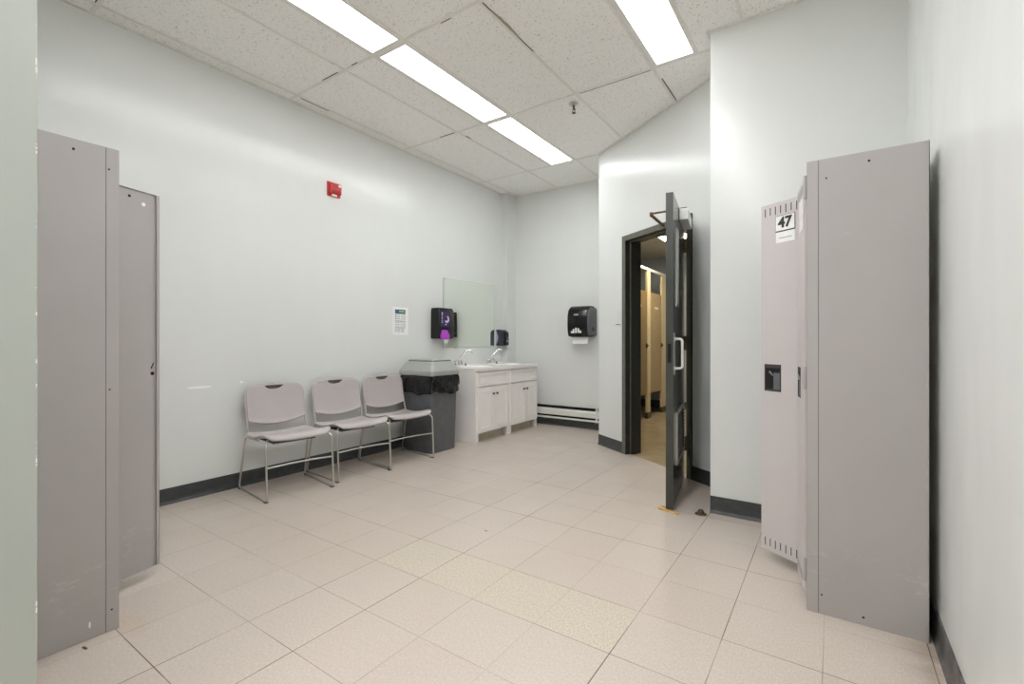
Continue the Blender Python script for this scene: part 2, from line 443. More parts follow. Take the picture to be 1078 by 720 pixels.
# open joints and broken tile edges
b = MB(); b.mat('crack')
def crack(x0, x1, y0, y1): b.box(x0, x1, y0, y1, H - .0052, H - .001)
crack(-1.664, -1.659, 2.13, 2.68)
crack(-2.80, -2.74, 2.094, 2.098); crack(-3.14, -2.96, 2.092, 2.095); crack(-1.98, -1.90, 2.123, 2.126)
crack(-1.050, -1.044, 3.50, 3.93); crack(-1.64, -1.08, 3.343, 3.346)
crack(-2.876, -2.872, 3.43, 3.50); crack(-3.1, -2.92, 3.314, 3.317); crack(-3.35, -3.49, .876, .872); crack(-3.52, -3.515, 2.15, 2.4)
for k in range(9):
    y = 2.22 + k * .030; w = .006 + .012 * math.sin(PI * (k + .5) / 9) * random.uniform(.6, 1.2)
    b.mat('pit'); b.hexa([(-1.660 - .003, y, H - .0053), (-1.661 + w, y + .004, H - .0053), (-1.661 + w * .8, y + .032, H - .0053), (-1.664, y + .031, H - .0053)] +
                        [(-1.660 - .003, y, H - .001), (-1.661 + w, y + .004, H - .001), (-1.661 + w * .8, y + .032, H - .001), (-1.664, y + .031, H - .001)])
struct(b.build('trim_ceiling_cracks', None))

# ------------------------------------------------------------------ ceiling lights
def ceiling_light(x0, x1, y0, y1, label, lens='lens', z=H):
    t = thing('ceiling_light', label, 'ceiling light', ((x0 + x1) / 2, (y0 + y1) / 2, z), 0, 'ceiling light panels')
    hx, hy = (x1 - x0) / 2, (y1 - y0) / 2; f = .030
    q = MB()
    for a in ((-hx, hx, -hy, -hy + f), (-hx, hx, hy - f, hy), (-hx, -hx + f, -hy + f, hy - f), (hx - f, hx, -hy + f, hy - f)): q.box(*a, -.007, .001)
    q.build('frame', 'tbar', t)
    MB().box(-hx + f, hx - f, -hy + f, hy - f, -.0045, .001).build('diffuser', lens, t)
    return t
xa, xb = -2.587, -2.284
ceiling_light(xa, xb, .895, 2.108, 'long ceiling light at the near end of the left row, cut by the photo top')
ceiling_light(xa, xb, 2.115, 3.325, 'middle long ceiling light of the left row, above the chairs')
ceiling_light(xa, xb, 3.335, 4.545, 'farthest ceiling light of the left row, nearest the sink corner', 'lens4')
ceiling_light(-1.052, -.748, 2.115, 3.325, 'ceiling light of the right row, in front of the tall end wall', 'lens3')
ceiling_light(-1.052, -.748, .895, 2.108, 'added unseen ceiling light of the right row directly above the viewpoint', 'lens2')  # out of view, put in for its light on the right side
ceiling_light(-1.052, -.748, -.325, .885, 'added unseen ceiling light of the right row just behind the viewpoint', 'lens2')  # another unseen lamp added for its light
for x0_, x1_, wd in ((xa, xb, 'left'), (-1.052, -.748, 'right')):  # unseen lamps added to light the surfaces facing the camera
    for k in (1, 2):
        ceiling_light(x0_, x1_, -.325 - 1.22 * k, .885 - 1.22 * k, 'added unseen ceiling light of the %s row %s behind the partition wall' % (wd, ('', 'second', 'third')[k]), 'lens2')
ceiling_light(-1.90, -1.30, 6.05, 6.40, 'small ceiling light panel inside the washroom beyond the open door', 'washlens', 2.42)

# sprinkler
t = thing('sprinkler_head', 'small chrome sprinkler head hanging from the white ceiling tiles', 'sprinkler', (-1.756, 3.465, H))
MB().lathe([(.0, -.001), (.036, -.001), (.038, -.006), (.026, -.014), (.012, -.016), (0, -.016)], cap=False).build('escutcheon', 'steel', t, smooth=40)
q = MB(); q.cyl((0, 0, -.014), (0, 0, -.052), .009, .007, 12); q.tube(fillet([(-.008, 0, -.045), (-.014, 0, -.06), (0, 0, -.076), (.014, 0, -.06), (.008, 0, -.045)], .01), .003, 6)
q.lathe([(0, -.074), (.016, -.076), (.016, -.079), (0, -.08)], cap=False); q.build('nozzle', 'knob', t, smooth=40)

# ------------------------------------------------------------------ left wall fittings (local x along the wall, -y into the room)
LW = 90
t = thing('fire_alarm', 'red square fire alarm device high on the left wall', 'fire alarm', (LX - .002, 2.526, 2.404), LW)
MB().box(-.066, .066, -.012, .0, -.064, .064).build('back_plate', 'red', t, bevel=.006)
q = MB(); q.loft([[(x, y, z) for x, z in rrect(-.058 + e, .058 - e, -.044 + e, .052 - e, .008)] for y, e in ((-.012, 0), (-.038, .002), (-.046, .010))])
q.build('housing', 'red', t, smooth=35)
q = MB().mat('white'); q.box(.022, .046, -.0475, -.045, .022, .040)
q.mat('redd')
for k in range(4): q.box(-.036, .010, -.0475, -.045, .034 - k * .010, .038 - k * .010)
q.box(-.04, .04, -.0475, -.045, -.034, -.012)
q.build('front_lettering', None, t)
MB().box(-.03, .018, -.03, -.006, -.062, -.046).build('strobe', 'white', t, bevel=.003)

t = thing('wall_notice', 'white printed notice on the wall left of the soap dispenser', 'notice', (LX, 3.299, 1.277), LW)
MB().box(-.105, .105, -.003, 0, -.14, .14).build('sheet', 'paper', t)
q = MB(); y0, y1 = -.0036, -.0028
q.mat('blueink').box(-.072, -.036, y0, y1, .072, .116); q.mat('greenink').box(-.036, .066, y0, y1, .072, .116)
q.mat('paleink').box(-.020, .050, -.0040, y1, .090, .104)
z = .062
for k in range(3):
    for a, c in ((-.072, -.052), (-.046, -.010), (.004, .028), (.034, .066)):
        q.mat('greyink' if a > -.05 else 'blueink').box(a, c, y0, y1, z - .008, z)
    z -= .019
q.mat('lilacink').box(-.072, .066, y0, y1, z - .012, z - .002); z -= .020
for k in range(3):
    for a, c in ((-.072, -.050), (-.044, -.014), (-.002, .020), (.028, .066)):
        q.mat('greyink').box(a, c, y0, y1, z - .007, z)
    z -= .016
q.mat('greyink').box(-.072, .066, y0, y1, z - .009, z); z -= .016
for k in range(3):
    for a, c in ((-.072, -.050), (-.044, -.008), (.0, .05)):
        q.mat('lilacink' if k == 2 else 'greyink').box(a, c, y0, y1, z - .006, z)
    z -= .013
q.build('print', None, t)

# mirror
t = thing('wall_mirror', 'frameless rectangular mirror on the left wall above the sinks', 'mirror', (LX, 4.4135, .996), LW)
q = MB(); q.mat('mirroredge').box(-.4805, .4805, -.006, 0, 0, .789); q.mat('mirror').box(-.478, .478, -.0066, -.0058, .0025, .7865); q.build('glass', None, t)
for x in (-.28, .28): MB().box(x - .014, x + .014, -.010, -.001, -.006, .010).build('clip', 'steel', t)

# soap dispenser with a purple lever
t = thing('soap_dispenser', 'black wall soap dispenser with a purple push lever beside the mirror', 'soap dispenser', (LX, 3.867, 1.27), LW)
def dsec(z, wx, d, k=.0):
    return [(-wx, 0, z), (-wx, -d * .80, z), (-wx * .97, -d * .93, z), (-wx * .88, -d, z), (wx * .72, -d, z), (wx * .90, -d * .90, z), (wx, -d * .70, z), (wx, 0, z)]
q = MB(); q.loft([dsec(-.172, .128, .120), dsec(-.150, .134, .130), dsec(0, .132, .132), dsec(.14, .128, .120), dsec(.166, .122, .108)])
q.build('housing', 'black', t, bevel=.004, smooth=30)
q = MB()
q.mat('purpled').box(-.112, .030, -.1345, -.128, -.045, .125)
y0, y1 = -.1360, -.1340
ring = lambda r, cx, cz, a0, a1, n=18: [(cx + r * math.cos(R_(a0 + (a1 - a0) * k / n)), cz + r * math.sin(R_(a0 + (a1 - a0) * k / n))) for k in range(n + 1)]
q.mat('lilac')
o1 = ring(.038, -.020, .040, -150, 80); i1 = ring(.024, -.030, .048, -140, 70)
q.prism(o1 + i1[::-1], y0, y1, 'y')
for k in range(5): q.box(-.102, -.088, y0, y1, .082 - k * .020, .094 - k * .020 - (.003 if k % 2 else 0))
q.mat('white').box(-.102, -.086, y0, y1, .098, .114); q.mat('greyblue').box(-.05, -.02, y0, y1, -.022, -.010)
q.build('label_print', None, t)
q = MB()
q.loft([[(-.055 + x * s, -.128 - .026 * f, z) for x in (-.070, .070)] + [(-.055 + x * s, -.110, z) for x in (.070, -.070)] for z, s, f in ((-.180, .80, .9), (-.14, .95, 1.0), (-.075, .62, .25))])
q.build('push_lever', 'purple', t, bevel=.006)
MB().cyl((-.070, -.115, -.172), (-.070, -.115, -.200), .014, .010, 14).build('nozzle', 'white', t, smooth=40)
q = MB(); q.box(.02, .09, -.104, -.04, -.176, -.170); q.build('drip_guard', 'violet', t)

# rounded black dispenser at the mirror edge
t = thing('tissue_dispenser', 'small rounded black dispenser over the lower right corner of the mirror', 'dispenser', (LX, 5.000, 1.012), LW)
def hood(x0, x1, d, h, z0=0.0, r=.055, y0=0.0, n=8):
    pts = [(y0, z0), (-d, z0)] + [(-d + r - r * math.cos(R_(90 * k / n)), h - r + r * math.sin(R_(90 * k / n))) for k in range(n + 1)] + [(y0, h)]
    return [x0, x1, pts]
x0, x1, pts = hood(-.066, .066, .105, .208); q = MB(); q.prism(pts, x0, x1, 'x'); q.build('housing', 'navy', t, bevel=.008, smooth=35)
x0, x1, pts = hood(-.02, .06, .122, .200, .004); q = MB(); q.prism(pts, x0, x1, 'x'); q.build('front_cover', 'black', t, bevel=.008, smooth=35)
q = MB(); lens = [(-.0075 - .030 * math.sin(PI * k / 12), .012 + .18 * k / 12) for k in range(13)]
q.prism([(-.007, .012)] + lens + [(-.007, .192)], -.0685, -.064, 'x'); q.build('side_window', 'greyblue', t)
MB().box(.010, .038, -.1235, -.120, .045, .075).build('label_print', 'greyink', t); MB().box(.012, .030, -.1235, -.120, .098, .106).build('small_emblem', 'greyink', t)

# ------------------------------------------------------------------ paper towel dispenser on the back wall
t = thing('paper_towel_dispenser', 'large glossy black paper towel dispenser on the back wall', 'towel dispenser', (-2.508, BY, 1.128), 0)
q = MB()
def tsec(x, e):
    d = .216 - e; h = .366 - e; zz = 0 + e * .6
    return [(x, 0, zz), (x, -d * .86, zz), (x, -d * .97, .06), (x, -d, .15), (x, -d * .985, .245), (x, -d * .90, .305), (x, -d * .72, .345 - e), (x, -d * .5, h), (x, 0, h)]
q.loft([tsec(-.147, .012), tsec(-.138, 0), tsec(.105, 0), tsec(.112, .004)]); q.build('front_cover', 'black', t, smooth=40)
q = MB(); q.loft([tsec(.112, .018), tsec(.135, .022), tsec(.147, .040)]); q.build('side_panel', 'can', t, smooth=40)
q = MB(); q.cyl((.142, -.105, .085), (.151, -.105, .085), .030, .026, 20); q.build('lock', 'black', t, smooth=40)
MB().box(-.055, .005, -.2185, -.205, .248, .268).build('emblem_print', 'greyink', t)
q = MB(); q.mat('paper')
for k, (x, zz, hh) in enumerate(((-.082, .040, .022), (-.060, .040, .048), (-.028, .042, .062), (.004, .042, .056), (.030, .040, .030))):
    yy = -.216 * (.972 + .03 * (zz - .06) / .09) - .002
    q.box(x - .010, x + .010, yy - .002, yy + .012, zz, zz + hh)
q.build('printed_symbols', None, t)
q = MB(); q.prism([(-.135, .004), (-.150, -.088), (-.153, -.088), (-.138, .004)], -.103, .095, 'x'); q.build('paper_towel', 'paper', t)
q = MB(); q.box(-.115, .105, -.17, -.06, -.006, .004); q.build('outlet_slot', 'hole', t)

# heater
t = thing('baseboard_heater', 'long low pale metal baseboard heater along the back wall', 'heater', (-2.78, BY, .095), 0)
x0, x1 = -.70, .70
q = MB(); q.box(x0, x1, -.014, 0, 0, .170); q.box(x0, x1, -.024, 0, .162, .170); q.build('back_panel', 'heater', t)
q = MB(); q.prism([(-.014, .125), (-.052, .125), (-.062, .112), (-.062, .052), (-.052, .044), (-.052, .050), (-.058, .056), (-.058, .110), (-.050, .119), (-.014, .119)], x0, x1, 'x')
q.build('front_panel', 'heater', t)
q = MB(); q.box(x0, x1, -.060, -.014, .000, .022); q.build('bottom_rail', 'heater', t, bevel=.002)
q = MB(); q.box(x0, x1, -.0145, -.0135, .125, .160); q.box(x0, x1, -.050, -.0138, .022, .119); q.build('slot_dark_fill', 'hole', t)  # flat black fill standing in for the shade inside the slots
for s in (-1, 1): MB().box(s * .70 - (.016 if s > 0 else 0), s * .70 + (.016 if s < 0 else 0), -.064, 0, -.002, .172).build('end_cap', 'heater', t)
q = MB(); q.box(.4305, .452, -.066, -.0, -.003, .172); q.build('joint_cover', 'heater', t, bevel=.002)

# light switch on the diagonal wall
p = W(.350, 0)
t = thing('light_switch', 'pale light switch plate on the wall left of the washroom door', 'light switch', (p[0], p[1], 1.30), DROT)
MB().box(-.038, .038, -.006, 0, -.062, .062).build('plate', 'wall', t, bevel=.003)
q = MB(); q.box(-.018, .018, -.0085, -.004, -.034, .034); q.build('rocker', 'wall', t, bevel=.002)
for z in (.048, -.048): MB().cyl((0, -.0072, z), (0, -.005, z), .003, n=8).build('screw', 'steel', t)
MB().box(-.036, .036, -.0075, 0, -.066, -.0625).build('bottom_dark_line', 'seam', t)  # thin dark line along the lower edge of the plate

# ------------------------------------------------------------------ door frame and door
q = MB(); fr0, fr1 = -.016, .165
def fx(w0, w1, o0, o1, z0, z1): q.prism([W(w0, o0), W(w1, o0), W(w1, o1), W(w0, o1)], z0, z1)
q.mat('frame'); fx(.430, .482, fr0, fr0 + .004, 0, 2.072); fx(1.290, 1.342, fr0, fr0 + .004, 0, 2.072); fx(.482, 1.290, fr0, fr0 + .004, 2.022, 2.072)
fx(.482, .498, .037, .040, 0, 2.022); fx(.498, 1.274, .037, .040, 2.006, 2.022)
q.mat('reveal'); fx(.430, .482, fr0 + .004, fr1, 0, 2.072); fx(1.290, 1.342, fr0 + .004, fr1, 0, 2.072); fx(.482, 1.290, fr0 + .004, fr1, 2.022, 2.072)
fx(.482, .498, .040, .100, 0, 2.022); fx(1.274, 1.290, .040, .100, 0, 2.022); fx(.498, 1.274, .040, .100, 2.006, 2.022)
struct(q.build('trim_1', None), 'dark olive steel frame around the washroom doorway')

PV = Vector((-.968, 3.822)); FE = Vector((-.836, 3.028)); dv = (FE - PV); DW = dv.length
door = bpy.data.objects.new('door_1', None); C.objects.link(door); door.empty_display_size = .1
door.location = (PV.x, PV.y, 0); door.rotation_euler = (0, 0, math.atan2(dv.y, dv.x)); struct(door, 'dark grey steel door swung open into the room, seen edge on'); door['category'] = 'door'
TH = .045
q = MB(); q.mat('door').box(.002, DW - .004, -TH, 0, .012, 2.02); q.mat('edge').box(DW - .004, DW, -TH, 0, .012, 2.02)
q.mat('hole').box(DW - .001, DW + .0006, -.033, -.012, .94, 1.06)
q.build('leaf', None, door)
# closer on the room face
q = MB(); q.box(.12, .455, 0.0005, .062, 1.925, 2.004); cl = q.build('closer_body', 'white', door, bevel=.004)
inv = Matrix.Rotation(-math.atan2(dv.y, dv.x), 4, 'Z') @ Matrix.Translation((-PV.x, -PV.y, 0))
el = inv @ Vector((-1.152, 3.573, 2.046)); br = inv @ Vector((*W(1.02, -.024), 2.052))
sp = Vector((.29, .03, 2.0))
q = MB(); q.cyl(sp, sp + Vector((0, 0, .05)), .012, n=14)
def bar(a, b2, w=.012, h=.0045):
    a, b2 = Vector(a), Vector(b2); d = (b2 - a).normalized(); s = d.cross(Vector((0, 0, 1))).normalized() * w; u = Vector((0, 0, h))
    q.hexa([a - s - u, b2 - s - u, b2 + s - u, a + s - u, a - s + u, b2 - s + u, b2 + s + u, a + s + u])
bar(sp + Vector((0, 0, .046)), el + Vector((0, 0, .004))); bar(el + Vector((0, 0, -.006)), br); q.cyl(el - Vector((0, 0, .015)), el + Vector((0, 0, .014)), .012, n=14)
q.build('closer_arm', 'bronze', door)
dq = W(1.02, 0); q = MB(); q.cyl(br - Vector((0, 0, .014)), br + Vector((0, 0, .010)), .014, n=14); q.build('arm_bracket', 'brass', door)
# pull handle
q = MB(); hx_ = DW - .075
q.tube(fillet([(hx_, 0, 1.09), (hx_, .048, 1.09), (hx_, .048, .90), (hx_, 0, .90)], .022), .0085, 10)
for z in (1.09, .90): q.cyl((hx_, 0, z), (hx_, .006, z), .015, n=16)
q.build('pull_handle', 'white', door, smooth=50)
q = MB(); q.box(hx_ - .035, hx_ + .035, 0, .002, .86, 1.13); q.build('pull_plate', 'steel', door)
# tall plate and louver
q = MB(); q.mat('steel').box(.50, .625, 0, .004, 1.31, 1.835); q.mat('paper').box(.508, .617, .003, .0052, 1.33, 1.82); q.build('tall_plate', None, door)
q = MB(); q.mat('steel')
x0, x1, z0, z1 = .10, .64, .25, .605
for a in ((x0, x1, z0, z0 + .022), (x0, x1, z1 - .022, z1), (x0, x0 + .022, z0, z1), (x1 - .022, x1, z0, z1)): q.box(a[0], a[1], 0, .010, a[2], a[3])
q.mat('hole').box(x0 + .02, x1 - .02, 0, .001, z0 + .02, z1 - .02); q.mat('door')
for k in range(11):
    z = z0 + .035 + k * .027; q.hexa([(x0 + .02, .001, z + .016), (x1 - .02, .001, z + .016), (x1 - .02, .003, z + .018), (x0 + .02, .003, z + .018),
                                     (x0 + .02, .009, z), (x1 - .02, .009, z), (x1 - .02, .011, z + .002), (x0 + .02, .011, z + .002)])
q.build('louver_grille', None, door)
for z in (1.83, 1.06, .27):
    q = MB(); q.cyl((-.008, .004, z - .056), (-.008, .004, z + .056), .008, n=12)
    for k in (-.03, 0, .03): q.cyl((-.008, .004, z + k - .002), (-.008, .004, z + k + .002), .0092, n=12)
    q.box(-.006, .002, -.030, .0, z - .055, z + .055); q.build('hinge', 'brass', door, smooth=40)

t = thing('door_wedge', 'thin wooden wedge lying under the free edge of the open door', 'door wedge', (-.852, 3.012, 0), -18)
q = MB(); q.hexa([(-.078, -.016, 0), (.060, -.016, 0), (.060, .016, 0), (-.078, .016, 0), (-.078, -.016, .011), (.060, -.016, .004), (.060, .016, .004), (-.078, .016, .011)])
q.build('lower_strip', 'wood', t, bevel=.001)
q = MB(); q.hexa([(-.078, .024, 0), (-.026, .020, 0), (-.026, .034, 0), (-.078, .038, 0), (-.078, .024, .012), (-.026, .020, .009), (-.026, .034, .009), (-.078, .038, .012)])
q.build('upper_strip', 'wood', t, bevel=.001)

t = thing('door_stop', 'small worn metal door stop fixed to the floor by the end wall', 'door stop', (-.681, 3.080, 0), 30)
MB().lathe([(0, 0), (.036, 0), (.034, .004), (.018, .008), (0, .009)], cap=False).build('base_plate', 'brass', t, smooth=40)
q = MB(); q.lathe([(.017, .006), (.018, .018), (.013, .027), (.0, .030)], cap=False); q.build('bumper', 'knob', t, smooth=50)

# ------------------------------------------------------------------ washroom stall partition
SX = -2.13
t = thing('stall_partition', 'tan toilet stall front with cream posts inside the washroom', 'toilet stall', (SX, 6.6, 0), 0)
MB().box(-.018, .018, -1.15, 1.02, 2.045, 2.085).build('headrail', 'rail', t, bevel=.004)
def post(y0, y1):
    o = MB().box(-.016, .016, y0, y1, .045, 2.045).build('post', 'cream', t, bevel=.003)
    MB().box(-.022, .022, y0 - .006, y1 + .006, 0, .085).build('shoe', 'shoe', o, bevel=.003)
post(-.20, -.065); post(.47, .655); post(-1.15, -1.04)
def sdoor(y0, y1, m, hook=True):
    o = MB().box(-.012, .012, y0, y1, .34, 1.755).build('stall_door', m, t, bevel=.003)
    q = MB(); q.box(.012, .030, y1 - .05, y1 - .02, .98, 1.04); q.cyl((.03, y1 - .035, 1.01), (.045, y1 - .035, 1.01), .012, n=12); q.build('latch', 'shoe', o)
    q = MB(); q.box(.012, .014, (y0 + y1) / 2 - .08, (y0 + y1) / 2 + .08, 1.53, 1.56); q.build('label_plate', 'paper', o)
sdoor(-.85, -.215, 'tand'); sdoor(-.05, .455, 'tan'); sdoor(.67, 1.01, 'tan')
for k, y in enumerate((-.13, .56)):
    MB().box(-1.50, -.016, y - .010, y + .010, .32, 1.78).build('side_panel', 'tand', t, bevel=.003)

# ------------------------------------------------------------------ vanities
def vanity(y0, label):
    w = .609; d = .535
    t = thing('vanity_cabinet', label, 'vanity', (LX + .012, y0, 0), LW, 'white sink vanities')
    q = MB(); th = .016
    q.prism([(-d, .0), (-d + .0, .755), (0, .755), (0, 0)], 0, th, 'x'); q.prism([(-d, 0), (-d, .755), (0, .755), (0, 0)], w - th, w, 'x')
    q.box(th, w - th, -.012, 0, 0, .755); q.box(th, w - th, -d + .004, -.012, .095, .110)
    fy0, fy1 = -d, -d + .018
    q.box(th, w - th, fy0, fy1, .565, .585); q.box(th, w - th, fy0, fy1, .735, .755); q.box(th, w - th, fy0, fy1, .095, .115)
    q.box(th, .045, fy0, fy1, 0, .095); q.box(w - .045, w - th, fy0, fy1, 0, .095)
    q.box(th, .03, fy0, fy1, .1, .75); q.box(w - .03, w - th, fy0, fy1, .1, .75)
    q.build('carcass', 'vanity', t, bevel=.0015)
    q = MB(); q.box(.045, w - .045, -d + .055, -d + .067, 0, .098); q.build('toe_kick', 'kick', t)
    def panel(name, x0, x1, z0, z1, bead, knobx=None):
        q = MB(); yb = -d - .0; yf = -d - .018; s = .052 if bead else .036
        q.box(x0, x0 + s, yf, yb, z0, z1); q.box(x1 - s, x1, yf, yb, z0, z1); q.box(x0 + s, x1 - s, yf, yb, z0, z0 + s); q.box(x0 + s, x1 - s, yf, yb, z1 - s, z1)
        q.box(x0 + s, x1 - s, yf + .0085, yb, z0 + s, z1 - s)
        if bead:
            n = 5; pw = (x1 - x0 - 2 * s) / n
            for k in range(n): q.box(x0 + s + k * pw + .0025, x0 + s + (k + 1) * pw - .0025, yf + .0065, yf + .012, z0 + s + .002, z1 - s - .002)
        else: q.box(x0 + s + .008, x1 - s - .008, yf + .006, yf + .012, z0 + s + .008, z1 - s - .008)
        o = q.build(name, 'vanity', t, bevel=.002)
        if knobx is not None:
            q = MB(); q.cyl((knobx, yf, z1 - .075), (knobx, yf - .016, z1 - .075), .005, n=10); q.cyl((knobx, yf - .014, z1 - .075), (knobx, yf - .026, z1 - .075), .013, .011, 14)
            q.build('knob', 'knob', o, smooth=40)
    panel('drawer_front', .014, w - .014, .592, .742, False)
    panel('door', .014, w / 2 - .002, .108, .578, True, w / 2 - .032); panel('door', w / 2 + .002, w - .014, .108, .578, True, w / 2 + .032)
    # moulded top with a sunk basin
    q = MB(); nx, ny = 40, 36; X0, X1, Y0_, Y1_ = -.001, w + .0, -d - .030, -.0; zt = .787
    V = []
    for j in range(ny + 1):
        row = []
        for i in range(nx + 1):
            x = X0 + (X1 - X0) * i / nx; y = Y0_ + (Y1_ - Y0_) * j / ny
            r = math.hypot((x - w / 2) / .215, (y + d * .53) / .155)
            z = zt - (.115 * (1 - r ** 4) if r < 1 else 0) + (.004 * math.exp(-((r - 1.08) / .06) ** 2))
            row.append(q.bm.verts.new((x, y, z)))
        V.append(row)
    for j in range(ny):
        for i in range(nx): q.face([V[j][i], V[j][i + 1], V[j + 1][i + 1], V[j + 1][i]])
    per = [V[0][i] for i in range(nx + 1)] + [V[j][nx] for j in range(1, ny + 1)] + [V[ny][i] for i in range(nx - 1, -1, -1)] + [V[j][0] for j in range(ny - 1, 0, -1)]
    low = [q.bm.verts.new((v.co.x, v.co.y, .755)) for v in per]
    for k in range(len(per)): q.face([per[k], per[(k + 1) % len(per)], low[(k + 1) % len(per)], low[k]])
    q.box(X0, X1, -.018, 0, zt, zt + .018)
    q.build('sink_top', 'vtop', t, smooth=40)
    # centre-set faucet with a high spout and two handles
    fx_, fy_ = w / 2 - .06, -.085
    q = MB(); q.prism(rrect(fx_ - .08, fx_ + .08, fy_ - .026, fy_ + .026, .024), zt, zt + .020)
    f = q.build('faucet', 'chrome', t, bevel=.004)
    q = MB(); q.cyl((fx_, fy_, zt + .018), (fx_, fy_, zt + .07), .016, .012, 14)
    q.tube(fillet([(fx_, fy_, zt + .06), (fx_, fy_ - .012, zt + .085), (fx_ + .07, fy_ - .075, zt + .185), (fx_ + .10, fy_ - .11, zt + .178), (fx_ + .105, fy_ - .115, zt + .145)], .03), .009, 10)
    q.build('spout', 'chrome', f, smooth=50)
    for s in (-1, 1):
        q = MB(); hx2 = fx_ + s * .055; q.cyl((hx2, fy_, zt + .016), (hx2, fy_, zt + .045), .014, .010, 12); q.lathe([(.004, .042), (.018, .046), (.019, .060), (.008, .066), (0, .066)], (hx2, fy_, zt), 12, False)
        q.build('handle', 'chrome', f, smooth=50)
    q = MB(); q.lathe([(0, 0), (.010, 0), (.010, .022), (.006, .026), (0, .026)], (fx_ + .13, fy_, zt + .001), 10, False); q.build('soap_spigot', 'knob', t, smooth=50)
    return t
vanity(3.836, 'white beadboard sink vanity beside the trash can, the nearer of two')
vanity(4.4465, 'white beadboard sink vanity in the corner by the heater, the farther of two')

# ------------------------------------------------------------------ trash can
t = thing('trash_can', 'square dark grey trash can with black bag and grey swing lid', 'trash can', (-3.338, 3.419, 0), LW)
# local x along the wall, local y out from it
def sq(z, hx, hy, r=.03): return [(x, y, z) for x, y in rrect(-hx, hx, -hy, hy, r)]
q = MB(); q.loft([sq(0, .165, .195), sq(.012, .168, .198), sq(.66, .184, .214), sq(.735, .187, .217), sq(.735, .181, .211), sq(.05, .16, .19)]); q.build('body', 'can', t, smooth=40)
rng = random.Random(5); q = MB(); rings = []
prof = [(.585, .006), (.572, .017), (.580, .027), (.605, .029), (.630, .021), (.655, .025), (.680, .019), (.705, .023), (.725, .017), (.745, .010)]
per = []
for x, y in rrect(-.184, .184, -.214, .214, .035, 6): per.append(Vector((x, y)))
dense = []
for a, c in zip(per, per[1:] + per[:1]):
    n = max(1, int((c - a).length / .014))
    for k in range(n): dense.append(a + (c - a) * k / n)
fold = [(math.sin(k * .31 + 1.3) + .6 * math.sin(k * .83) + .5 * math.sin(k * 1.51 + 2)) * .0062 for k in range(len(dense))]
for i, (z, e) in enumerate(prof):
    rg = []
    for k, p_ in enumerate(dense):
        nrm = p_.normalized(); j = (fold[(k + 2 * i) % len(dense)] + (rng.random() - .5) * .010) * (1 if 0 < i < len(prof) - 1 else .3)
        zz = z + (math.sin(k * .21 + .7) * .014 + math.sin(k * .6 + 1) * .006 if i < 3 else (rng.random() - .5) * .006)
        rg.append((p_.x + nrm.x * (e + j), p_.y + nrm.y * (e + j), zz))
    rings.append(rg)
q.loft(rings, False); q.build('bag', 'bag', t, smooth=40)
q = MB(); q.loft([sq(.738, .190, .220, .03), sq(.746, .200, .230, .03), sq(.768, .204, .234, .03), sq(.786, .202, .232, .03), sq(.794, .196, .226, .03), sq(.864, .150, .182, .02), sq(.876, .140, .172, .02), sq(.876, .12, .15, .02)])
q.build('lid', 'lid', t, smooth=30)
q = MB(); q.loft([[(x, y, z) for x, y in rrect(-.132, .132, -.164 + e, .164 - e, .015)] for z, e in ((.872, 0), (.886, .0), (.891, .004))]); fo = q.build('swing_flap', 'lid', t, smooth=30)
q = MB(); q.box(-.1338, -.132, -.162, .162, .874, .882); q.box(-.132, .132, -.1662, -.164, .874, .882); q.build('flap_gap', 'seam', t)

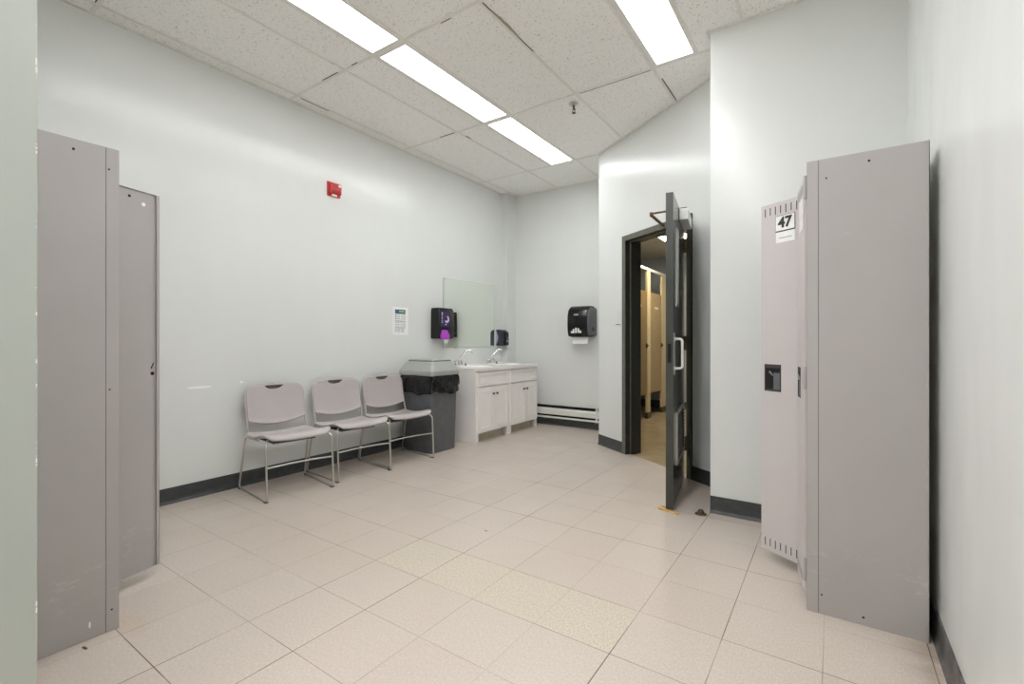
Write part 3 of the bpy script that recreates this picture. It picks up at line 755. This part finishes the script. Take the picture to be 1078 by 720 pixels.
# ------------------------------------------------------------------ stacking chairs (local +x faces the room)
HWB = .208; RB = .062; TOPZ = .747
def back_top(y):  # upper outline of the backrest at side offset y
    a = abs(y) - (HWB - RB)
    return TOPZ - .008 * (y / HWB) ** 2 - (RB - math.sqrt(max(0, RB * RB - a * a)) if a > 0 else 0)
def back_x(z): # how far the back leans at height z
    s_ = (z - .44) / .30
    return -.160 - .060 * s_ - .010 * math.sin(PI * max(0, min(1, s_)))
def chair_parts(t):
    # seat shell: rear low, front raised and rolled over
    q = MB(); nu, nv = 20, 24; V = []
    prof = [(-.160, .402), (-.145, .394), (-.10, .390), (-.04, .392), (.02, .399), (.08, .411), (.13, .424), (.175, .434), (.205, .434), (.230, .424), (.245, .404)]
    def pt(u, v):
        f = u * (len(prof) - 1); i = min(int(f), len(prof) - 2); a = f - i
        x = prof[i][0] * (1 - a) + prof[i + 1][0] * a; z = prof[i][1] * (1 - a) + prof[i + 1][1] * a
        hw = .222 + .012 * math.sin(PI * u) - .030 * max(0, (u - .80) / .2) ** 2 - .012 * max(0, (.12 - u) / .12)
        y = hw * v
        z += .016 * abs(v) ** 2.6 * (1 - .6 * u) - .008 * (1 - v * v) * math.sin(PI * min(u * 1.2, 1)) - .008 * max(0, u - .8) / .2 * (1 - v * v)
        return (x, y, z)
    for i in range(nu + 1): V.append([q.bm.verts.new(pt(i / nu, -1 + 2 * j / nv)) for j in range(nv + 1)])
    for i in range(nu):
        for j in range(nv): q.face([V[i][j], V[i + 1][j], V[i + 1][j + 1], V[i][j + 1]])
    o = q.build('seat', 'chair', t, smooth=60); m = o.modifiers.new('solid', 'SOLIDIFY'); m.thickness = .011; m.offset = -1; m.use_even_offset = False; bake(o)
    # backrest shell
    q = MB(); nu, nv = 28, 36; V = []
    def bp(u, v):
        y = HWB * math.sin(v * PI / 2) * .985
        vv = y / HWB
        zt = back_top(y); zb = .451 + .040 * vv * vv
        z = zb + (zt - zb) * u
        return (back_x(z) - .030 * (1 - vv * vv) + .05 * max(0, .1 - u), y, z)
    for i in range(nu + 1): V.append([q.bm.verts.new(bp(i / nu, -1 + 2 * j / nv)) for j in range(nv + 1)])
    for i in range(nu):
        for j in range(nv): q.face([V[i][j], V[i + 1][j], V[i + 1][j + 1], V[i][j + 1]])
    o = q.build('backrest', 'chair', None, smooth=60); m = o.modifiers.new('solid', 'SOLIDIFY'); m.thickness = .012; m.offset = 0; m.use_even_offset = False; bake(o)
    zs = TOPZ - .009
    c = MB(); c.prism([(-.066, zs)] + [(.066 * math.cos(R_(a)), zs + .030 * math.sin(R_(a))) for a in range(186, 355, 12)] + [(.066, zs)], -.5, .2, 'x')
    cutter = c.build('cutter', 'chair'); cut(o, cutter); o.parent = t
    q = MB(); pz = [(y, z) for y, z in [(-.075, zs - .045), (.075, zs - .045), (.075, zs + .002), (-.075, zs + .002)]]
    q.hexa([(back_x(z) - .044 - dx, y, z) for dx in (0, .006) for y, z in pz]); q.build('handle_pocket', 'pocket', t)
    # rod frame around the back and down to the seat
    q = MB(); L = [(-.150, -.214, .392)] + [(back_x(z) - .004, -HWB - .003, z) for z in (.43, .50, .57, .63, TOPZ - RB - .008)]
    arc = []
    for k in range(0, 21):
        y = HWB * math.sin((-1 + 2 * k / 20) * PI / 2); vv = y / HWB; z = back_top(y) + .003
        arc.append((back_x(z) - .030 * (1 - vv * vv) - .003, y * 1.012, z))
    Rr = [(a, -b_, c_) for a, b_, c_ in L]
    q.tube(L + arc[1:-1] + Rr[::-1], .0066, 8); q.build('back_frame', 'chair', t, smooth=60)
    q = MB(); q.box(-.14, .14, -.15, .15, .362, .374); q.build('seat_support', 'chairdark', t, bevel=.004)
    # sled legs
    for s in (-1, 1):
        q = MB(); yf, yr = s * .230, s * .241
        q.tube(fillet([(.200, s * .208, .405), (.230, yf, .380), (.250, yf, .0075), (-.250, yr, .0075), (-.155, s * .228, .388), (.05, s * .208, .382)], .035, 7), .0068, 9)
        q.build('leg', 'satin', t, smooth=60)
    q = MB(); q.tube([(.238, -.230, .228), (.236, -.08, .234), (.236, .08, .234), (.238, .230, .228)], .006, 8); q.build('crossbar', 'satin', t, smooth=60)
    for s in (-1, 1):
        for x in (.23, -.225):
            yy = s * (.2302 if x > 0 else .2408)
            MB().box(x - .014, x + .014, yy - .010, yy + .010, 0, .009).build('glide', 'chairdark', t)
chairs = [((-3.312, 1.916), -8.0, 'grey plastic stacking chair nearest the camera, farthest from the trash can'),
          ((-3.310, 2.454), -7.0, 'middle of three grey plastic stacking chairs along the left wall'),
          ((-3.304, 2.956), -7.0, 'grey plastic stacking chair right beside the trash can')]
first = thing('stacking_chair', chairs[0][2], 'chair', (*chairs[0][0], 0), chairs[0][1], 'stacking chairs along the wall')
chair_parts(first)
for (xy, rot, lab) in chairs[1:]:
    r = first.copy(); C.objects.link(r); r.location = (*xy, 0); r.rotation_euler = (0, 0, R_(rot)); r['label'] = lab
    for ch in list(first.children):
        c = ch.copy(); C.objects.link(c); c.parent = r

# ------------------------------------------------------------------ lockers
LH = 1.797
def locker_body(t, w, d, near_side, holes):
    """local: x from 0 to w across the front, front at y=0 (faces -y), back at y=d"""
    q = MB(); th = .0015 * 2; q.mat('locker')
    q.box(0, th, .040, d, 0, LH); q.box(w - th, w, .040, d, 0, LH); q.box(0, w, d - th, d, 0, LH); q.box(th, w - th, .002, d, LH - .004, LH - .001); q.box(th, w - th, .02, d - .004, .045, .049); q.box(th, w - th, .02, d - .004, LH - .22, LH - .217)
    f = .019
    q.box(0, f, 0, .0385, .0, LH + .0); q.box(w - f, w, 0, .0385, 0, LH); q.box(f, w - f, 0, .03, LH - .045, LH); q.box(f, w - f, 0, .03, 0, .047)
    q.mat('seam'); q.box(.0008, w - .0008, .0383, .0402, .001, LH - .001)
    q.mat('hole')
    for s, y, z in holes:
        x = 0 if near_side < 0 else w
        q.cyl((x - .0006, y, z), (x + .0006, y, z), s, n=12)
    return q.build('body', None, t, bevel=.0008)
def locker_door(t, hx, ang, w, sgn, detailed, num=None, inner=False):
    """door hinged at local x=hx, swings about the hinge; sgn: direction of the free edge when closed; ang opens it outwards"""
    g = bpy.data.objects.new('door', None)
    q = MB(); z0, z1 = .052, 1.745; q.mat('lockdoor' if not inner else 'locker')
    # door frame: local X from hinge (0) to free edge (w), outer face at y=-0.016, inner at 0
    q.box(.002, w, -.008, -.0065, z0, z1)
    q.box(.002, .0035, -.0065, 0, z0, z1); q.box(w - .0015, w, -.0065, 0, z0, z1); q.box(.002, w, -.0065, 0, z1 - .0015, z1); q.box(.002, w, -.0065, 0, z0, z0 + .0015)
    q.box(.002, .016, -.0015, 0, z0, z1); q.box(w - .013, w, -.0015, 0, z0, z1)
    q.mat('hole')
    if not inner:
        for zz in (z0 + .022, z1 - .058):
            for k in range(7):
                x = w - .022 - k * .027
                q.box(x - .0022, x + .0022, -.0084, -.0075, zz + (k % 2) * .003, zz + .040)
    else:
        for a, zz in ((.231, .966),): q.hexa([(a - .010, -.0066, zz - .010), (a - .006, -.0066, zz - .014), (a + .006, -.0066, zz + .012), (a + .002, -.0066, zz + .014), (a - .010, -.006, zz - .010), (a - .006, -.006, zz - .014), (a + .006, -.006, zz + .012), (a + .002, -.006, zz + .014)])
        q.cyl((.229, -.0066, .931), (.229, -.0058, .931), .0085, n=14)
        q.cyl((.131, -.0066, 1.712), (.131, -.0058, 1.712), .006, n=12)
        q.mat('paper'); q.cyl((.19, -.0066, 1.690), (.19, -.0058, 1.690), .0085, n=14); q.cyl((.069, -.0066, 1.682), (.069, -.0058, 1.682), .0085, n=14)
    o = q.build('door', None, t)
    o.location = (hx, 0, 0)
    o.rotation_euler = (0, 0, R_(ang))
    if sgn < 0:
        o.scale = (-1, 1, 1)
    bpy.data.objects.remove(g)
    return o
def lock_recess(o, a, c, z0, z1):
    q = MB(); y = -.0092
    q.mat('seam'); q.box(a, c, y, -.0065, z1 - .018, z1); q.box(a, c, y, -.0065, z0, z0 + .010); q.box(a, a + .006, y, -.0065, z0, z1); q.box(c - .006, c, y, -.0065, z0, z1)
    q.mat('hole'); q.box(a + .004, c - .004, -.0085, -.004, z0 + .008, z1 - .016)
    q.mat('can'); q.box(a + .006, a + .040, -.0086, -.008, z0 + .010, z1 - .040)
    q.mat('steel'); q.hexa([(c - .048, -.0115, z1 - .052), (c - .043, -.0115, z1 - .056), (c - .025, -.0115, z1 - .036), (c - .030, -.0115, z1 - .031), (c - .048, -.008, z1 - .052), (c - .043, -.008, z1 - .056), (c - .025, -.008, z1 - .036), (c - .030, -.008, z1 - .031)])
    q.build('handle_recess', None, o)

# right-hand lockers: they stand with their backs to the right wall, fronts facing -X  (local x -> -Y, local y -> +X)
RR = -90
LWD = .272; LD = .372
def right_locker(y_near, label):
    # local x=0 at the far end, x=LWD at the near end (camera side)
    return thing('metal_locker', label, 'locker', (-.088, y_near + LWD, 0), RR, 'grey metal lockers')
la = right_locker(2.225, 'tall grey metal locker by the right wall, its broad blank side facing the camera')
locker_body(la, LWD, LD, 1, [(.0045, .199, 1.760), (.0034, .065, 1.720), (.0034, .050, .076), (.0045, .182, .030)])
# hinge at the near edge (x=LWD), free edge towards x=0 when closed
da = locker_door(la, LWD - .012, 9.0, .240, -1, True)
lock_recess(da, .130, .219, .834, .965)
q = MB(); q.box(.062, .158, -.0100, -.0075, 1.604, 1.675); q.build('number_plate', 'white', da); q = MB(); q.box(.064, .158, -.0092, -.0075, 1.548, 1.600); q.build('sticker', 'paper', da)
for z in (1.70, .93, .16): MB().cyl((LWD - .008, -.006, z - .045), (LWD - .008, -.006, z + .045), .0055, n=10).build('hinge', 'locker', la)
lb = right_locker(2.225 + LWD + .002, 'grey metal locker behind the big one, door numbered 47 standing open')
locker_body(lb, LWD, LD, 1, [])
ang = 180 - math.degrees(math.atan2(.126, .198)) - 90  # opening that carries the free edge to its place in the photo
db = locker_door(lb, LWD - .012, 58.0, .240, -1, True)
lock_recess(db, .134, .222, .834, .965)
q = MB(); q.mat('seam').box(.063, .162, -.0102, -.0075, 1.600, 1.677); q.mat('white').box(.065, .160, -.0110, -.0095, 1.605, 1.675); pl = q.build('number_plate', None, db)
q = MB(); q.mat('paper').box(.065, .160, -.0092, -.0075, 1.548, 1.599); q.mat('greyink').box(.080, .145, -.0096, -.0085, 1.568, 1.572); q.build('sticker', None, db)
nt = text('number', '47', .068, 'ink', db, (.1125, -.0115, 1.640), (R_(90), 0, 0), .0024)
nt.scale = (-1, 1, 1)
for z in (1.70, .93, .16): MB().cyl((LWD - .008, -.006, z - .045), (LWD - .008, -.006, z + .045), .0055, n=10).build('hinge', 'locker', lb)

# left-hand locker: front faces +Y, its +X side faces the room (local x -> -X, local y -> -Y)
lc = thing('metal_locker', 'grey metal locker at the left foreground, door ajar with its inner side showing', 'locker', (-2.2205, .626, 0), 180, 'grey metal lockers')
locker_body(lc, LWD, LD, -1, [(.0045, .129, 1.760), (.0034, .030, 1.717), (.0030, .028, .899), (.0034, .022, .079)])
dc = locker_door(lc, LWD - .006, 0, .256, -1, True, inner=True)
dc.rotation_euler = (0, 0, R_(107.5))
for z in (1.70, .93, .16): MB().cyl((LWD - .006, -.006, z - .045), (LWD - .006, -.006, z + .045), .0055, n=10).build('hinge', 'locker', lc)

q = MB()
for k in range(4):
    a = k * .008; q.hexa([(a, -.006 + .003 * k, 0), (a + .012, -.008 + .002 * k, 0), (a + .016, .004, 0), (a + .003, .006 + .002 * k, 0), (a + .002, -.004, .005), (a + .010, -.005, .007), (a + .012, .002, .006), (a + .004, .003, .004)])
o = q.build('debris', 'dirt'); o.location = (-2.185, .515, 0); o.scale = (.7, .7, .7); tag(o, 'small brown crumb of dirt on the floor against the left locker', 'debris')

# ------------------------------------------------------------------ camera, world, colour
cam = bpy.data.objects.new('camera', bpy.data.cameras.new('camera')); C.objects.link(cam)
cam.location = (0, 0, 1.0822); cam.rotation_euler = (R_(90), 0, R_(34.3677))
cam.data.sensor_width = 36; cam.data.lens = 494.744 * 36 / 1078; cam.data.shift_y = -1.843 / 1078; cam.data.clip_start = .02
sc = bpy.context.scene; sc.camera = cam
w = bpy.data.worlds.new('world'); sc.world = w; w.use_nodes = True
w.node_tree.nodes['Background'].inputs[0].default_value = (.8, .85, .9, 1); w.node_tree.nodes['Background'].inputs[1].default_value = .3
sc.view_settings.view_transform = 'Standard'; sc.view_settings.look = 'None'; sc.view_settings.gamma = 1; sc.view_settings.use_curve_mapping = False
sc.view_settings.exposure = 0.165
sc.cycles.use_denoising = True
sc.cycles.max_bounces = 16; sc.cycles.diffuse_bounces = 12; sc.cycles.glossy_bounces = 6
sc.cycles.sample_clamp_indirect = 8
